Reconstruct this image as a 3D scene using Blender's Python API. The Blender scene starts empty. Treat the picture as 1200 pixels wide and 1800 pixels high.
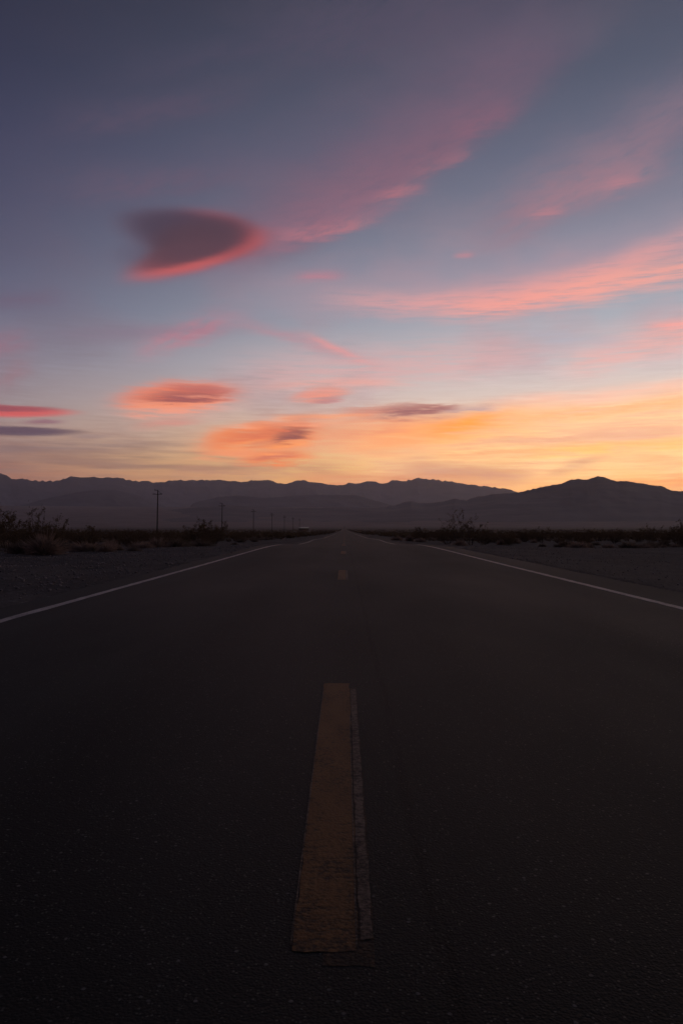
import bpy, math, random
import numpy as np

random.seed(11)
rng = np.random.default_rng(11)
scene = bpy.context.scene
COL = scene.collection
R = math.radians

# ------------------------------------------------------------------ camera
F, CX, HY = 1388.0, 605.0, 928.0          # focal length, heading and horizon of the 1200 x 1800 photograph
EYE = 0.96
cam_d = bpy.data.cameras.new("camera")
cam = bpy.data.objects.new("camera", cam_d)
COL.objects.link(cam)
cam_d.sensor_fit = 'VERTICAL'
cam_d.sensor_height = 36.0
cam_d.lens = F / 1800.0 * 36.0
cam_d.clip_start = 0.05
cam_d.clip_end = 120000.0
cam.location = (0, 0, EYE)
cam.rotation_euler = (R(90) + math.atan((HY - 900) / F), 0, math.atan((CX - 600) / F))
scene.camera = cam

scene.view_settings.view_transform = 'Standard'
scene.view_settings.look = 'None'
scene.view_settings.exposure = 0.0
scene.view_settings.gamma = 1.0
scene.view_settings.use_curve_mapping = False
scene.render.engine = 'CYCLES'
scene.cycles.max_bounces = 5
scene.cycles.volume_bounces = 1
scene.cycles.use_denoising = True


def s2l(c):
    out = []
    for v in c:
        v = v / 255.0
        out.append(v / 12.92 if v <= 0.04045 else ((v + 0.055) / 1.055) ** 2.4)
    return out


# ------------------------------------------------------------------ sky (world)
world = bpy.data.worlds.new("World")
scene.world = world
world.use_nodes = True
NT = world.node_tree
NT.nodes.clear()


class S:
    """a node socket with arithmetic"""
    def __init__(self, nt, sock): self.nt, self.s = nt, sock

    def m(self, op, *a):
        n = self.nt.nodes.new('ShaderNodeMath'); n.operation = op
        for i, v in enumerate((self,) + a):
            if isinstance(v, S): self.nt.links.new(v.s, n.inputs[i])
            else: n.inputs[i].default_value = v
        return S(self.nt, n.outputs[0])

    def __add__(self, o): return self.m('ADD', o)
    __radd__ = __add__
    def __sub__(self, o): return self.m('SUBTRACT', o)
    def __mul__(self, o): return self.m('MULTIPLY', o)
    __rmul__ = __mul__
    def __truediv__(self, o): return self.m('DIVIDE', o)
    def __neg__(self): return self.m('MULTIPLY', -1.0)
    def madd(self, a, b): return self.m('MULTIPLY_ADD', a, b)
    def exp(self): return self.m('EXPONENT')
    def clamp(self): return self.m('MAXIMUM', 0.0).m('MINIMUM', 1.0)

    def step(self, a, b, c=0.0, d=1.0):
        n = self.nt.nodes.new('ShaderNodeMapRange'); n.interpolation_type = 'SMOOTHSTEP'
        self.nt.links.new(self.s, n.inputs['Value'])
        n.inputs['From Min'].default_value = a; n.inputs['From Max'].default_value = b
        n.inputs['To Min'].default_value = c; n.inputs['To Max'].default_value = d
        return S(self.nt, n.outputs['Result'])


def comb(nt, x, y, z=0.0):
    n = nt.nodes.new('ShaderNodeCombineXYZ')
    for i, v in enumerate((x, y, z)):
        if isinstance(v, S): nt.links.new(v.s, n.inputs[i])
        else: n.inputs[i].default_value = v
    return n.outputs[0]


def noise(nt, vec, scale=1.0, detail=4.0, rough=0.55, lac=2.0, dist=0.0, out=0):
    n = nt.nodes.new('ShaderNodeTexNoise')
    if vec is not None: nt.links.new(vec, n.inputs['Vector'])
    n.inputs['Scale'].default_value = scale; n.inputs['Detail'].default_value = detail
    n.inputs['Roughness'].default_value = rough; n.inputs['Lacunarity'].default_value = lac
    n.inputs['Distortion'].default_value = dist
    return S(nt, n.outputs[out])


def mixc(nt, fac, a, b):
    n = nt.nodes.new('ShaderNodeMix'); n.data_type = 'RGBA'; n.clamp_factor = True
    for k, v in ((0, fac), (6, a), (7, b)):
        if isinstance(v, S): nt.links.new(v.s, n.inputs[k])
        elif hasattr(v, 'is_linked'): nt.links.new(v, n.inputs[k])
        elif k == 0: n.inputs[0].default_value = v
        else: n.inputs[k].default_value = (*v, 1)
    return n.outputs[2]


def ramp(nt, fac, stops, srgb=True, interp='LINEAR'):
    n = nt.nodes.new('ShaderNodeValToRGB'); n.color_ramp.interpolation = interp
    nt.links.new(fac.s, n.inputs[0])
    e = n.color_ramp.elements
    while len(e) < len(stops): e.new(0.5)
    for k, (p, c) in enumerate(stops):
        e[k].position = p; e[k].color = (*(s2l(c) if srgb else c), 1)
    return n.outputs[0]


tc = NT.nodes.new('ShaderNodeTexCoord')
sep = NT.nodes.new('ShaderNodeSeparateXYZ')
NT.links.new(tc.outputs['Generated'], sep.inputs[0])
dx, dy, dz = (S(NT, sep.outputs[i]) for i in range(3))
K = 13.88                                            # one unit = 100 picture pixels near the heading
AZ = dx.m('ARCTAN2', dy)
U = AZ * K
V = dz.m('ARCSINE') * K


def uv(px, py):
    a = math.atan((px - CX) / F)
    e = math.atan((HY - py) / math.hypot(F, px - CX))
    return a * K, e * K


# base colour by height, for three bearings: towards the sun's glow, left of it, and the dusk behind
VM = 13.88 * math.pi / 2
def hgt(py): return max(0.0, uv(605, py)[1] / VM)
SUN_AZ = R(36)
w = ((AZ - SUN_AZ).m('COSINE')) * 0.5 + 0.5
vf = V / VM
def col(lst):
    st = [(hgt(y), c) for y, c in lst]
    st.sort()
    return st
right = ramp(NT, vf, col([(928, (240, 160, 90)), (855, (254, 184, 98)), (810, (255, 206, 130)), (760, (240, 200, 158)),
                          (700, (214, 194, 182)), (640, (192, 190, 192)), (560, (160, 170, 181)), (470, (138, 145, 162)),
                          (380, (121, 124, 142)), (280, (102, 107, 127)), (150, (82, 89, 108)), (0, (72, 75, 93))])
             + [(0.62, (36, 38, 54)), (1.0, (20, 23, 36))])
left = ramp(NT, vf, col([(928, (124, 80, 72)), (850, (142, 94, 82)), (810, (146, 108, 98)), (770, (152, 128, 124)),
                         (720, (142, 130, 136)), (650, (122, 118, 134)), (560, (95, 95, 119)), (470, (79, 80, 104)),
                          (380, (68, 70, 95)), (280, (58, 61, 86)), (150, (48, 51, 73)), (0, (40, 43, 61))])
            + [(0.62, (26, 29, 44)), (1.0, (20, 23, 36))])
back = ramp(NT, vf, [(0.0, (30, 29, 38)), (0.08, (40, 35, 46)), (0.2, (33, 33, 48)), (0.5, (25, 28, 42)), (1.0, (20, 23, 36))])
t1 = w.step(0.70, 1.02)
t0 = (w / 0.72).clamp()
base = mixc(NT, t0, back, left)
base = mixc(NT, t1, base, right)

# shared noises: a gentle warp and textures smeared sideways, as the wind smears them
P0 = comb(NT, U, V, 0.0)
wx = noise(NT, comb(NT, U * 0.9, V * 1.6, 3.1), 1.0, 3.0) - 0.5
wy = noise(NT, comb(NT, U * 0.8, V * 1.8, 9.7), 1.0, 3.0) - 0.5
fine = noise(NT, comb(NT, U * 1.1 + V * 1.6, V * 13.0, 1.0), 1.0, 7.0, 0.66)         # sideways fibres
feath = noise(NT, comb(NT, U * 2.4, V * 7.5 + U * -2.2, 5.0), 1.0, 6.0, 0.66)       # feathers climbing to the right
horiz = noise(NT, comb(NT, U * 0.55, V * 9.0, 7.0), 1.0, 5.0, 0.55)                 # flat bars near the horizon
patch = noise(NT, comb(NT, U * 0.5, V * 1.1, 12.0), 1.0, 3.0, 0.5)
TEX = {'fine': fine, 'feath': feath, 'horiz': horiz, 'patch': patch, None: None}
wfine = (fine - 0.5)

sky = base


GROUPS = {}


def streak_group(ell, tmode):
    """the shared shader of all cloud streaks: mixes one soft streak over the sky so far"""
    if (ell, tmode) in GROUPS: return GROUPS[(ell, tmode)]
    g = bpy.data.node_groups.new('cloud_streak', 'ShaderNodeTree')
    g.interface.new_socket('Sky', in_out='INPUT', socket_type='NodeSocketColor')
    g.interface.new_socket('Tint', in_out='INPUT', socket_type='NodeSocketColor')
    names = ['U', 'V', 'WX', 'WY', 'WF', 'T', 'uc', 'vc', 'c', 's', 'L', 'wd', 'dw', 'k', 'a', 'warp', 'rag', 'n', 'soft', 'con']
    for nm in names: g.interface.new_socket(nm, in_out='INPUT', socket_type='NodeSocketFloat')
    g.interface.new_socket('Sky', in_out='OUTPUT', socket_type='NodeSocketColor')
    gi = g.nodes.new('NodeGroupInput'); go = g.nodes.new('NodeGroupOutput')
    q_ = {nm: S(g, gi.outputs[nm]) for nm in names}
    uu = q_['WX'].madd(q_['warp'], q_['U']) - q_['uc']
    vv = q_['WF'].madd(q_['rag'], q_['WY'].madd(q_['warp'] * 0.5, q_['V'])) - q_['vc']
    p = uu * q_['c'] + vv * q_['s']
    q = vv * q_['c'] - uu * q_['s'] - (p * p) * q_['k']
    wid = q.m('GREATER_THAN', 0.0).madd(q_['dw'], q_['wd'])
    if ell:
        pn, qn = p / q_['L'], q / wid
        e = (pn * pn + qn * qn).m('POWER', q_['n'])
    else:
        e = (p / q_['L']).m('ABSOLUTE').m('POWER', q_['n']) + (q / wid).m('ABSOLUTE').m('POWER', q_['soft'])
    mask = (-e).exp() * q_['a']
    if tmode == 1: mask = mask * (q_['T'] - 0.5).madd(q_['con'], 0.86).clamp()
    if tmode == 2: mask = mask * q_['T'].step(0.36, 0.62)
    out = mixc(g, mask, gi.outputs['Sky'], gi.outputs['Tint'])
    g.links.new(out, go.inputs[0])
    GROUPS[(ell, tmode)] = g
    return g


def streak(x0, y0, x1, y1, wu, wd, rgb, a, tex='fine', curve=0.0, contrast=1.0, warp=0.5, n=3.0, rag=0.15, soft=2.0, ell=0.0):
    """a cloud streak from one bearing to another; wu / wd = softness above / below its axis"""
    global sky
    (u0, v0), (u1, v1) = uv(x0, y0), uv(x1, y1)
    L = math.hypot(u1 - u0, v1 - v0) / 2
    tmode = 0 if tex is None else (1 if contrast < 1.3 else 2)
    gn = NT.nodes.new('ShaderNodeGroup'); gn.node_tree = streak_group(bool(ell), tmode)
    I = gn.inputs
    NT.links.new(sky, I['Sky']); I['Tint'].default_value = (*s2l(rgb), 1)
    for nm, sk in (('U', U), ('V', V), ('WX', wx), ('WY', wy), ('WF', wfine)): NT.links.new(sk.s, I[nm])
    if tex: NT.links.new(TEX[tex].s, I['T'])
    for nm, v in (('uc', (u0 + u1) / 2), ('vc', (v0 + v1) / 2), ('c', (u1 - u0) / (2 * L)), ('s', (v1 - v0) / (2 * L)), ('L', L),
                  ('wd', wd / 100.0), ('dw', (wu - wd) / 100.0), ('k', curve / L / L), ('a', a), ('warp', warp), ('rag', rag),
                  ('n', ell if ell else n), ('soft', soft), ('con', 3.6 * contrast)):
        I[nm].default_value = v
    sky = gn.outputs[0]


# thin veil everywhere, stronger towards the glow
veil = patch.step(0.42, 0.72) * (feath - 0.5).madd(2.0, 1.0).clamp()
vcol = mixc(NT, t1, tuple(s2l((88, 74, 94))), tuple(s2l((190, 148, 155))))
sky = mixc(NT, veil * V.step(-0.2, 1.2) * (t1 * 0.3 + 0.16) * V.step(6.8, 3.0, 0.12, 1.0), sky, vcol)

# high mauve veils
streak(430, 470, 1010, 60, 130, 26, (94, 82, 104), 0.55, 'patch', contrast=0.7, n=6)
streak(420, 455, 960, 120, 100, 24, (120, 95, 114), 0.48, 'patch', n=4, rag=0.35, contrast=0.4)
streak(420, 455, 960, 120, 60, 18, (140, 100, 118), 0.34, 'feath', n=4, rag=0.4, contrast=0.7)
streak(440, 450, 740, 330, 44, 14, (162, 110, 126), 0.45, 'feath', n=4, rag=0.35, contrast=0.6)
streak(500, 415, 650, 388, 12, 8, (192, 118, 126), 0.6, 'feath', rag=0.3)
streak(660, 345, 740, 325, 10, 8, (182, 112, 122), 0.6, 'feath', rag=0.3)
streak(730, 300, 830, 262, 16, 8, (160, 106, 120), 0.6, 'feath', rag=0.3)
streak(800, 240, 910, 190, 18, 10, (138, 96, 115), 0.6, 'feath', rag=0.3)
streak(120, 335, 420, 300, 30, 14, (104, 86, 106), 0.55, 'feath')
streak(100, 225, 420, 165, 30, 14, (90, 78, 98), 0.55, 'feath')
streak(200, 130, 560, 40, 26, 12, (76, 72, 92), 0.5, 'feath')
streak(480, 80, 900, -20, 70, 40, (84, 76, 96), 0.6, 'feath')
streak(850, 425, 1260, 160, 46, 30, (144, 116, 131), 0.66, 'feath', n=6, rag=0.3, contrast=0.6)
streak(900, 385, 1170, 290, 36, 20, (172, 125, 136), 0.48, 'feath', n=4, rag=0.35)
streak(930, 375, 990, 366, 6, 5, (192, 126, 134), 0.5, 'fine', rag=0.3)
streak(1050, 320, 1130, 310, 9, 7, (192, 126, 134), 0.5, 'fine', rag=0.3)
# the long bright salmon streak and its veils
streak(420, 548, 1250, 425, 50, 36, (178, 146, 158), 0.5, 'patch', curve=0.35, n=6, contrast=0.6)
streak(600, 562, 1260, 430, 20, 20, (224, 158, 156), 0.75, 'fine', curve=0.33, n=6, rag=0.22)
streak(780, 552, 1130, 482, 17, 20, (246, 160, 146), 0.92, 'fine', curve=0.12, n=3, rag=0.25)
streak(1000, 512, 1280, 445, 16, 24, (244, 164, 150), 0.8, 'fine', curve=0.05, n=4, rag=0.25)
streak(250, 615, 410, 560, 22, 16, (190, 122, 136), 0.75, 'feath', rag=0.3)
streak(80, 590, 420, 575, 14, 14, (132, 108, 128), 0.4, 'fine')
streak(420, 560, 660, 640, 12, 10, (184, 128, 140), 0.55, 'fine', rag=0.1)
streak(545, 590, 645, 636, 6, 6, (226, 144, 142), 0.7, 'fine', rag=0.05, warp=0.1)
streak(520, 485, 600, 481, 9, 8, (194, 122, 136), 0.6, 'fine', warp=0.2)
streak(800, 447, 834, 445, 5, 4, (205, 132, 140), 0.5, None, warp=0.1)
streak(420, 665, 960, 620, 42, 28, (216, 160, 156), 0.62, 'fine', n=4)
streak(-60, 620, 50, 600, 22, 22, (150, 104, 120), 0.6, 'feath')
streak(-20, 680, 60, 640, 14, 14, (150, 108, 118), 0.5, 'feath')
streak(-60, 530, 110, 520, 14, 14, (110, 90, 110), 0.5, 'fine')
streak(1000, 640, 1280, 570, 34, 26, (232, 166, 156), 0.75, 'fine', n=4)
streak(1140, 570, 1230, 562, 7, 9, (246, 160, 150), 0.8, 'fine')
streak(900, 590, 1100, 600, 14, 16, (160, 168, 182), 0.5, 'fine')
# warm veil low on the right
streak(640, 800, 1400, 690, 34, 120, (254, 188, 126), 0.72, 'fine', n=8, contrast=0.6, rag=0.3)
streak(880, 740, 1320, 688, 22, 60, (255, 194, 146), 0.75, 'fine', n=6, contrast=0.8, rag=0.3)
streak(860, 712, 1260, 668, 10, 12, (250, 184, 158), 0.6, 'fine', n=4, contrast=0.8, rag=0.3)
streak(760, 790, 1300, 800, 40, 34, (255, 206, 142), 0.55, 'fine', n=8, contrast=1.4, rag=0.3)
# flat grey-brown bars just over the mountains
streak(-400, 815, 480, 812, 34, 26, (128, 98, 92), 0.62, 'horiz', n=8, contrast=1.4, rag=0.1, warp=0.2)
streak(-100, 788, 330, 778, 10, 10, (118, 100, 104), 0.5, 'horiz', rag=0.1, warp=0.2)
streak(300, 826, 620, 820, 14, 16, (168, 116, 92), 0.7, 'fine', n=6, contrast=1.4, rag=0.2, warp=0.2)
streak(520, 842, 900, 842, 13, 16, (206, 128, 90), 0.75, 'horiz', n=8, contrast=0.7, rag=0.2, warp=0.2)
streak(700, 822, 930, 834, 14, 15, (188, 132, 108), 0.8, 'fine', n=5, contrast=0.8, rag=0.3, warp=0.2)
streak(620, 795, 760, 788, 8, 8, (214, 156, 128), 0.65, 'fine', rag=0.2, warp=0.2)
streak(650, 778, 740, 775, 5, 6, (204, 148, 132), 0.75, 'fine', rag=0.2, warp=0.1)
streak(960, 838, 1060, 800, 8, 10, (200, 150, 116), 0.6, 'horiz', rag=0.15, warp=0.2)
streak(1040, 848, 1500, 842, 9, 12, (240, 146, 72), 0.7, 'horiz', n=6, rag=0.1, warp=0.2)
streak(960, 772, 1260, 748, 14, 13, (218, 156, 130), 0.7, 'fine', rag=0.3, contrast=0.8)
streak(1020, 800, 1300, 815, 9, 9, (232, 168, 116), 0.6, 'fine', rag=0.3, contrast=0.8)
# small salmon wisps above
streak(480, 676, 710, 672, 7, 7, (228, 160, 146), 0.65, 'fine')
streak(512, 700, 612, 688, 12, 12, (230, 138, 114), 0.9, 'fine', ell=2.0, contrast=0.5, rag=0.35, warp=0.1)
streak(548, 706, 604, 698, 5, 4, (168, 120, 124), 0.7, 'fine', ell=1.5, rag=0.3, warp=0.1)
# the burning band right of centre and the dark streak over it
streak(560, 768, 960, 738, 26, 36, (252, 176, 108), 0.72, 'fine', n=4, contrast=0.8, rag=0.3)
streak(640, 770, 890, 728, 14, 22, (255, 160, 72), 0.92, 'fine', n=3, contrast=0.6, rag=0.35, warp=0.2)
streak(740, 756, 870, 730, 7, 12, (255, 152, 48), 0.85, 'fine', n=3, contrast=0.8, rag=0.5, warp=0.25)
streak(600, 742, 740, 736, 6, 8, (246, 150, 98), 0.7, 'fine', rag=0.25, warp=0.15)
streak(600, 722, 806, 711, 6, 20, (196, 120, 102), 0.85, 'fine', n=6, contrast=0.9, rag=0.5, warp=0.2)
streak(670, 722, 802, 712, 5, 14, (142, 90, 92), 0.9, 'fine', n=5, contrast=1.0, rag=0.5, warp=0.2)
streak(780, 722, 870, 716, 5, 6, (170, 142, 148), 0.7, 'fine', n=4, rag=0.3, warp=0.1)
streak(480, 735, 650, 728, 3.5, 4, (252, 152, 96), 0.85, 'fine', n=4, contrast=0.7, rag=0.15, warp=0.1)
streak(560, 776, 780, 754, 18, 22, (244, 158, 106), 0.75, 'fine', n=4, contrast=1.0, rag=0.5, warp=0.25)
streak(560, 762, 720, 750, 6, 7, (226, 138, 100), 0.7, 'fine', n=4, contrast=1.0, rag=0.5, warp=0.25)
streak(880, 738, 1260, 698, 7, 9, (255, 172, 108), 0.75, 'fine', n=4, contrast=1.0, rag=0.5, warp=0.25)
streak(900, 792, 1260, 772, 7, 10, (255, 182, 84), 0.7, 'fine', n=4, contrast=1.0, rag=0.5, warp=0.25)
streak(820, 778, 1010, 768, 6, 6, (220, 156, 124), 0.7, 'fine', n=4, contrast=1.0, rag=0.5, warp=0.2)
streak(760, 800, 960, 792, 5, 6, (232, 158, 104), 0.65, 'fine', n=4, contrast=1.0, rag=0.5, warp=0.2)
# the orange cloud mass left of centre
streak(352, 784, 640, 756, 36, 38, (220, 148, 112), 0.8, 'fine', ell=1.6, contrast=0.9, rag=0.5, warp=0.2)
streak(358, 780, 556, 757, 25, 32, (244, 128, 62), 0.97, 'fine', ell=2.0, contrast=0.75, rag=0.6, warp=0.25)
streak(370, 766, 470, 752, 9, 10, (250, 140, 72), 0.8, 'fine', n=4, contrast=0.9, rag=0.5, warp=0.25)
streak(380, 770, 560, 748, 13, 12, (200, 102, 74), 0.8, 'fine', n=4, contrast=1.0, rag=0.5, warp=0.25)
streak(400, 790, 540, 778, 9, 8, (255, 154, 84), 0.85, 'fine', n=4, contrast=1.0, rag=0.5, warp=0.25)
streak(352, 800, 450, 795, 8, 7, (236, 146, 100), 0.85, 'fine', ell=2.0, contrast=0.8, rag=0.35, warp=0.10)
streak(425, 812, 548, 802, 12, 12, (240, 124, 60), 0.95, 'fine', ell=1.8, contrast=0.8, rag=0.55, warp=0.25)
streak(440, 806, 520, 799, 5, 6, (190, 106, 84), 0.8, 'fine', ell=1.6, contrast=0.9, rag=0.3, warp=0.10)
streak(474, 774, 546, 756, 11, 12, (132, 72, 68), 0.95, 'fine', ell=1.7, contrast=0.8, rag=0.55, warp=0.15)
streak(430, 786, 490, 776, 5, 6, (170, 98, 86), 0.7, 'fine', ell=1.5, rag=0.3, warp=0.08)
streak(400, 748, 600, 742, 4, 5, (240, 150, 110), 0.7, 'fine', contrast=0.9, rag=0.3, warp=0.10)
# the salmon cloud above it to the left
streak(208, 708, 430, 694, 30, 34, (214, 150, 138), 0.65, 'fine', ell=1.8, contrast=0.6, rag=0.3, warp=0.08)
streak(212, 700, 412, 688, 25, 24, (232, 118, 80), 0.97, 'fine', ell=2.4, contrast=0.6, rag=0.5, warp=0.15)
streak(226, 712, 380, 706, 11, 12, (250, 152, 112), 0.85, 'fine', n=4, contrast=0.9, rag=0.5, warp=0.15)
streak(250, 700, 404, 692, 12, 10, (144, 78, 80), 0.92, 'fine', ell=1.7, contrast=1.0, rag=0.6, warp=0.2)
streak(290, 678, 408, 686, 7, 5, (176, 96, 92), 0.75, 'fine', ell=1.8, contrast=0.9, rag=0.35, warp=0.06)
streak(228, 728, 330, 720, 7, 8, (240, 154, 126), 0.75, 'fine', n=4, rag=0.3, warp=0.1)
streak(240, 748, 345, 738, 7, 9, (204, 136, 122), 0.75, 'fine', ell=1.6, contrast=0.8, rag=0.3, warp=0.1)
# two flat lens clouds at the left
streak(-140, 716, 126, 724, 9, 10, (206, 88, 86), 0.97, None, ell=3.0, rag=0.06, warp=0.05)
streak(-140, 712, 100, 718, 5, 6, (112, 66, 80), 0.8, 'fine', ell=2.0, contrast=0.4, rag=0.1, warp=0.05)
streak(40, 741, 108, 740, 4, 4, (136, 92, 106), 0.8, None, ell=1.5, rag=0.1, warp=0.05)
streak(-140, 750, 144, 759, 7, 9, (84, 66, 82), 0.95, None, ell=3.0, rag=0.06, warp=0.05)
streak(120, 768, 190, 766, 4, 4, (130, 108, 112), 0.5, None, ell=1.5, rag=0.1, warp=0.05)
# the dark heart-shaped lenticular cloud, red where the glow reaches its lower right edge
streak(230, 482, 468, 416, 30, 24, (138, 88, 104), 0.6, None, ell=2.2, rag=0.07, warp=0.04)
streak(216, 388, 460, 416, 35, 40, (104, 80, 98), 0.7, None, ell=2.4, rag=0.05, warp=0.04)
streak(236, 480, 462, 414, 28, 19, (196, 88, 86), 0.88, None, ell=2.4, rag=0.08, warp=0.04)
streak(300, 398, 456, 420, 34, 30, (182, 80, 82), 0.7, None, ell=2.2, rag=0.08, warp=0.04)
streak(216, 384, 440, 408, 28, 42, (70, 60, 77), 0.97, None, ell=2.5, rag=0.06, warp=0.04)
streak(248, 444, 436, 402, 36, 24, (80, 58, 70), 0.92, None, ell=2.3, rag=0.06, warp=0.04)
streak(232, 468, 400, 426, 24, 14, (88, 62, 74), 0.88, None, ell=2.2, rag=0.08, warp=0.04)
streak(196, 444, 258, 436, 16, 18, (92, 86, 106), 0.5, None, ell=1.3, rag=0.05, warp=0.04)

# long-drawn fibres in all the cloud, stronger low down
fib = noise(NT, comb(NT, U * 1.7 + V * 2.0, V * 24.0, 21.0), 1.0, 5.0, 0.6)
amt = V.step(4.2, 1.0, 0.06, 0.58) * patch.step(0.36, 0.56, 0.35, 1.0)
ff_ = ((fib - 0.5) + (fine - 0.5)) * amt
fx = NT.nodes.new('ShaderNodeVectorMath'); fx.operation = 'MULTIPLY'
NT.links.new(sky, fx.inputs[0]); NT.links.new(comb(NT, ff_ * 0.55 + 1.0, ff_ * 0.95 + 1.0, ff_ * 1.05 + 1.0), fx.inputs[1])
sky = fx.outputs[0]
# the glow as it is before the valley's haze takes its share of it
SIGMA, HT = 2.3e-5, 2350.0
path = (dz.m('MAXIMUM', 0.001).m('POWER', -1.0) * HT).m('MINIMUM', 36500.0)
gain = (path * (SIGMA * 0.80)).exp() * (t1 * V.step(4.5, 1.4) * 0.20 + 1.0)
vm = NT.nodes.new('ShaderNodeVectorMath'); vm.operation = 'SCALE'
NT.links.new(sky, vm.inputs[0]); NT.links.new(gain.s, vm.inputs['Scale'])
sky = vm.outputs[0]
bg = NT.nodes.new('ShaderNodeBackground')
NT.links.new(sky, bg.inputs['Color'])
bg.inputs['Strength'].default_value = 1.0
wo = NT.nodes.new('ShaderNodeOutputWorld')
NT.links.new(bg.outputs[0], wo.inputs['Surface'])
world.cycles.sampling_method = 'MANUAL'
world.cycles.sample_map_resolution = 512


# ------------------------------------------------------------------ helpers
def mesh(name, verts, faces, mat=None, smooth=False):
    me = bpy.data.meshes.new(name)
    verts = np.asarray(verts, np.float32)
    me.vertices.add(len(verts)); me.vertices.foreach_set('co', verts.ravel())
    if isinstance(faces, np.ndarray):
        k = faces.shape[1]; flat = faces.astype(np.int32).ravel(); n = len(faces)
        starts = np.arange(n, dtype=np.int32) * k
    else:
        flat = np.array([i for f in faces for i in f], np.int32); n = len(faces)
        ln = np.array([len(f) for f in faces], np.int32)
        starts = np.concatenate([[0], np.cumsum(ln)[:-1]]).astype(np.int32)
    me.loops.add(len(flat)); me.loops.foreach_set('vertex_index', flat)
    me.polygons.add(n); me.polygons.foreach_set('loop_start', starts)
    me.update(calc_edges=True); me.validate()
    if smooth: me.polygons.foreach_set('use_smooth', np.ones(n, bool))
    if mat: me.materials.append(mat)
    return me


def obj(name, me, parent=None, loc=None, **props):
    o = bpy.data.objects.new(name, me)
    COL.objects.link(o)
    if loc is not None: o.location = loc
    if parent: o.parent = parent
    for k, v in props.items(): o[k] = v
    return o


def empty(name, loc, rz=0.0, **props):
    o = obj(name, None, None, loc, **props)
    o.rotation_euler.z = rz
    o.empty_display_size = 0.2
    return o


def grid_faces(nr, nc):
    i = np.arange(nr - 1)[:, None] * nc + np.arange(nc - 1)[None, :]
    i = i.ravel()
    return np.stack([i, i + 1, i + nc + 1, i + nc], 1)


def material(name, rough=0.8, spec=0.5):
    m = bpy.data.materials.new(name); m.use_nodes = True
    nt = m.node_tree
    b = nt.nodes['Principled BSDF']
    b.inputs['Roughness'].default_value = rough
    b.inputs['Specular IOR Level'].default_value = spec
    t = nt.nodes.new('ShaderNodeTexCoord')
    return m, nt, b, t


def bump(nt, b, height, strength, dist):
    n = nt.nodes.new('ShaderNodeBump')
    n.inputs['Strength'].default_value = strength; n.inputs['Distance'].default_value = dist
    nt.links.new(height.s, n.inputs['Height'])
    nt.links.new(n.outputs[0], b.inputs['Normal'])


def xyz(nt, sock):
    n = nt.nodes.new('ShaderNodeSeparateXYZ'); nt.links.new(sock, n.inputs[0])
    return [S(nt, n.outputs[i]) for i in range(3)]


# smooth value noise for terrain in numpy
_T = rng.random((256, 256))
def vnoise(x, y):
    x = np.asarray(x, float); y = np.asarray(y, float)
    xi = np.floor(x).astype(int); yi = np.floor(y).astype(int)
    fx = x - xi; fy = y - yi
    fx = fx * fx * (3 - 2 * fx); fy = fy * fy * (3 - 2 * fy)
    a = _T[xi & 255, yi & 255]; b = _T[(xi + 1) & 255, yi & 255]
    c = _T[xi & 255, (yi + 1) & 255]; d = _T[(xi + 1) & 255, (yi + 1) & 255]
    return (a * (1 - fx) + b * fx) * (1 - fy) + (c * (1 - fx) + d * fx) * fy


def fbm(x, y, o=5, ridged=False):
    s = 0; a = 0.5
    for k in range(o):
        v = vnoise(x + 17.3 * k, y + 5.1 * k)
        s = s + a * (1 - np.abs(2 * v - 1) if ridged else v)
        x = x * 2.03; y = y * 2.03; a *= 0.5
    return s


# ------------------------------------------------------------------ the lie of the land
# height of the road along its length: a low crest 35 m ahead, a long shallow dip, then the valley rises
PR = np.array([0, 20, 32, 37, 43, 50, 61, 75, 88, 110, 136, 246, 682, 1500, 3000, 5000, 6500, 9000, 12000, 16000, 40000], float)
PZ = np.array([0, .058, .108, .112, .060, -.070, -.305, -.405, -.38, -.56, -.79, -1.17, -2.4, -3.3, -3.4, 3.0, 14, 90, 270, 420, 480], float)
_d = np.concatenate([np.arange(0, 160, 0.5), np.geomspace(160, 40000, 900)])
_lin = np.interp(_d, PR, PZ)
_z = _lin.copy()
for i, d in enumerate(_d):
    w_ = 2.0 + d * 0.03
    m_ = np.abs(_d - d) < w_
    k_ = (1 - (np.abs(_d[m_] - d) / w_) ** 2) * np.gradient(_d)[m_] if False else (1 - (np.abs(_d[m_] - d) / w_) ** 2)
    _z[i] = np.sum(_lin[m_] * k_) / np.sum(k_)
_z[0] = 0
def prof(r): return np.interp(r, _d, _z)


LE, RE = -3.98, 4.78          # edges of the pavement


def ground_z(x, y):
    r = np.hypot(x, y)
    z = prof(r)
    out = np.maximum(np.maximum(LE - x, x - RE), 0.0)        # metres off the pavement
    under = 0.10 + 0.0004 * r
    side = 0.02 + 0.10 * np.clip(out / 2.5, 0, 1) + 0.12 * np.clip((out - 2) / 6, 0, 1)
    off = np.where(out <= 0.001, under, np.minimum(under, under * np.clip(1 - out / 0.5, 0, 1) + side))
    off = np.where(out <= 0.001, under, under * np.clip(1 - out / 0.35, 0, 1) + side * np.clip(out / 0.35, 0, 1))
    amp = np.clip(out / 3.0, 0, 1)
    bumps = (fbm(x * 0.35 + 40, y * 0.35 + 90, 4) - 0.47) * 0.22 * amp
    big = (fbm(x * 0.02 + 7, y * 0.02 + 3, 3) - 0.45) * 0.9 * np.clip((out - 8) / 40, 0, 1)
    return z - off + bumps + big


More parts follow.
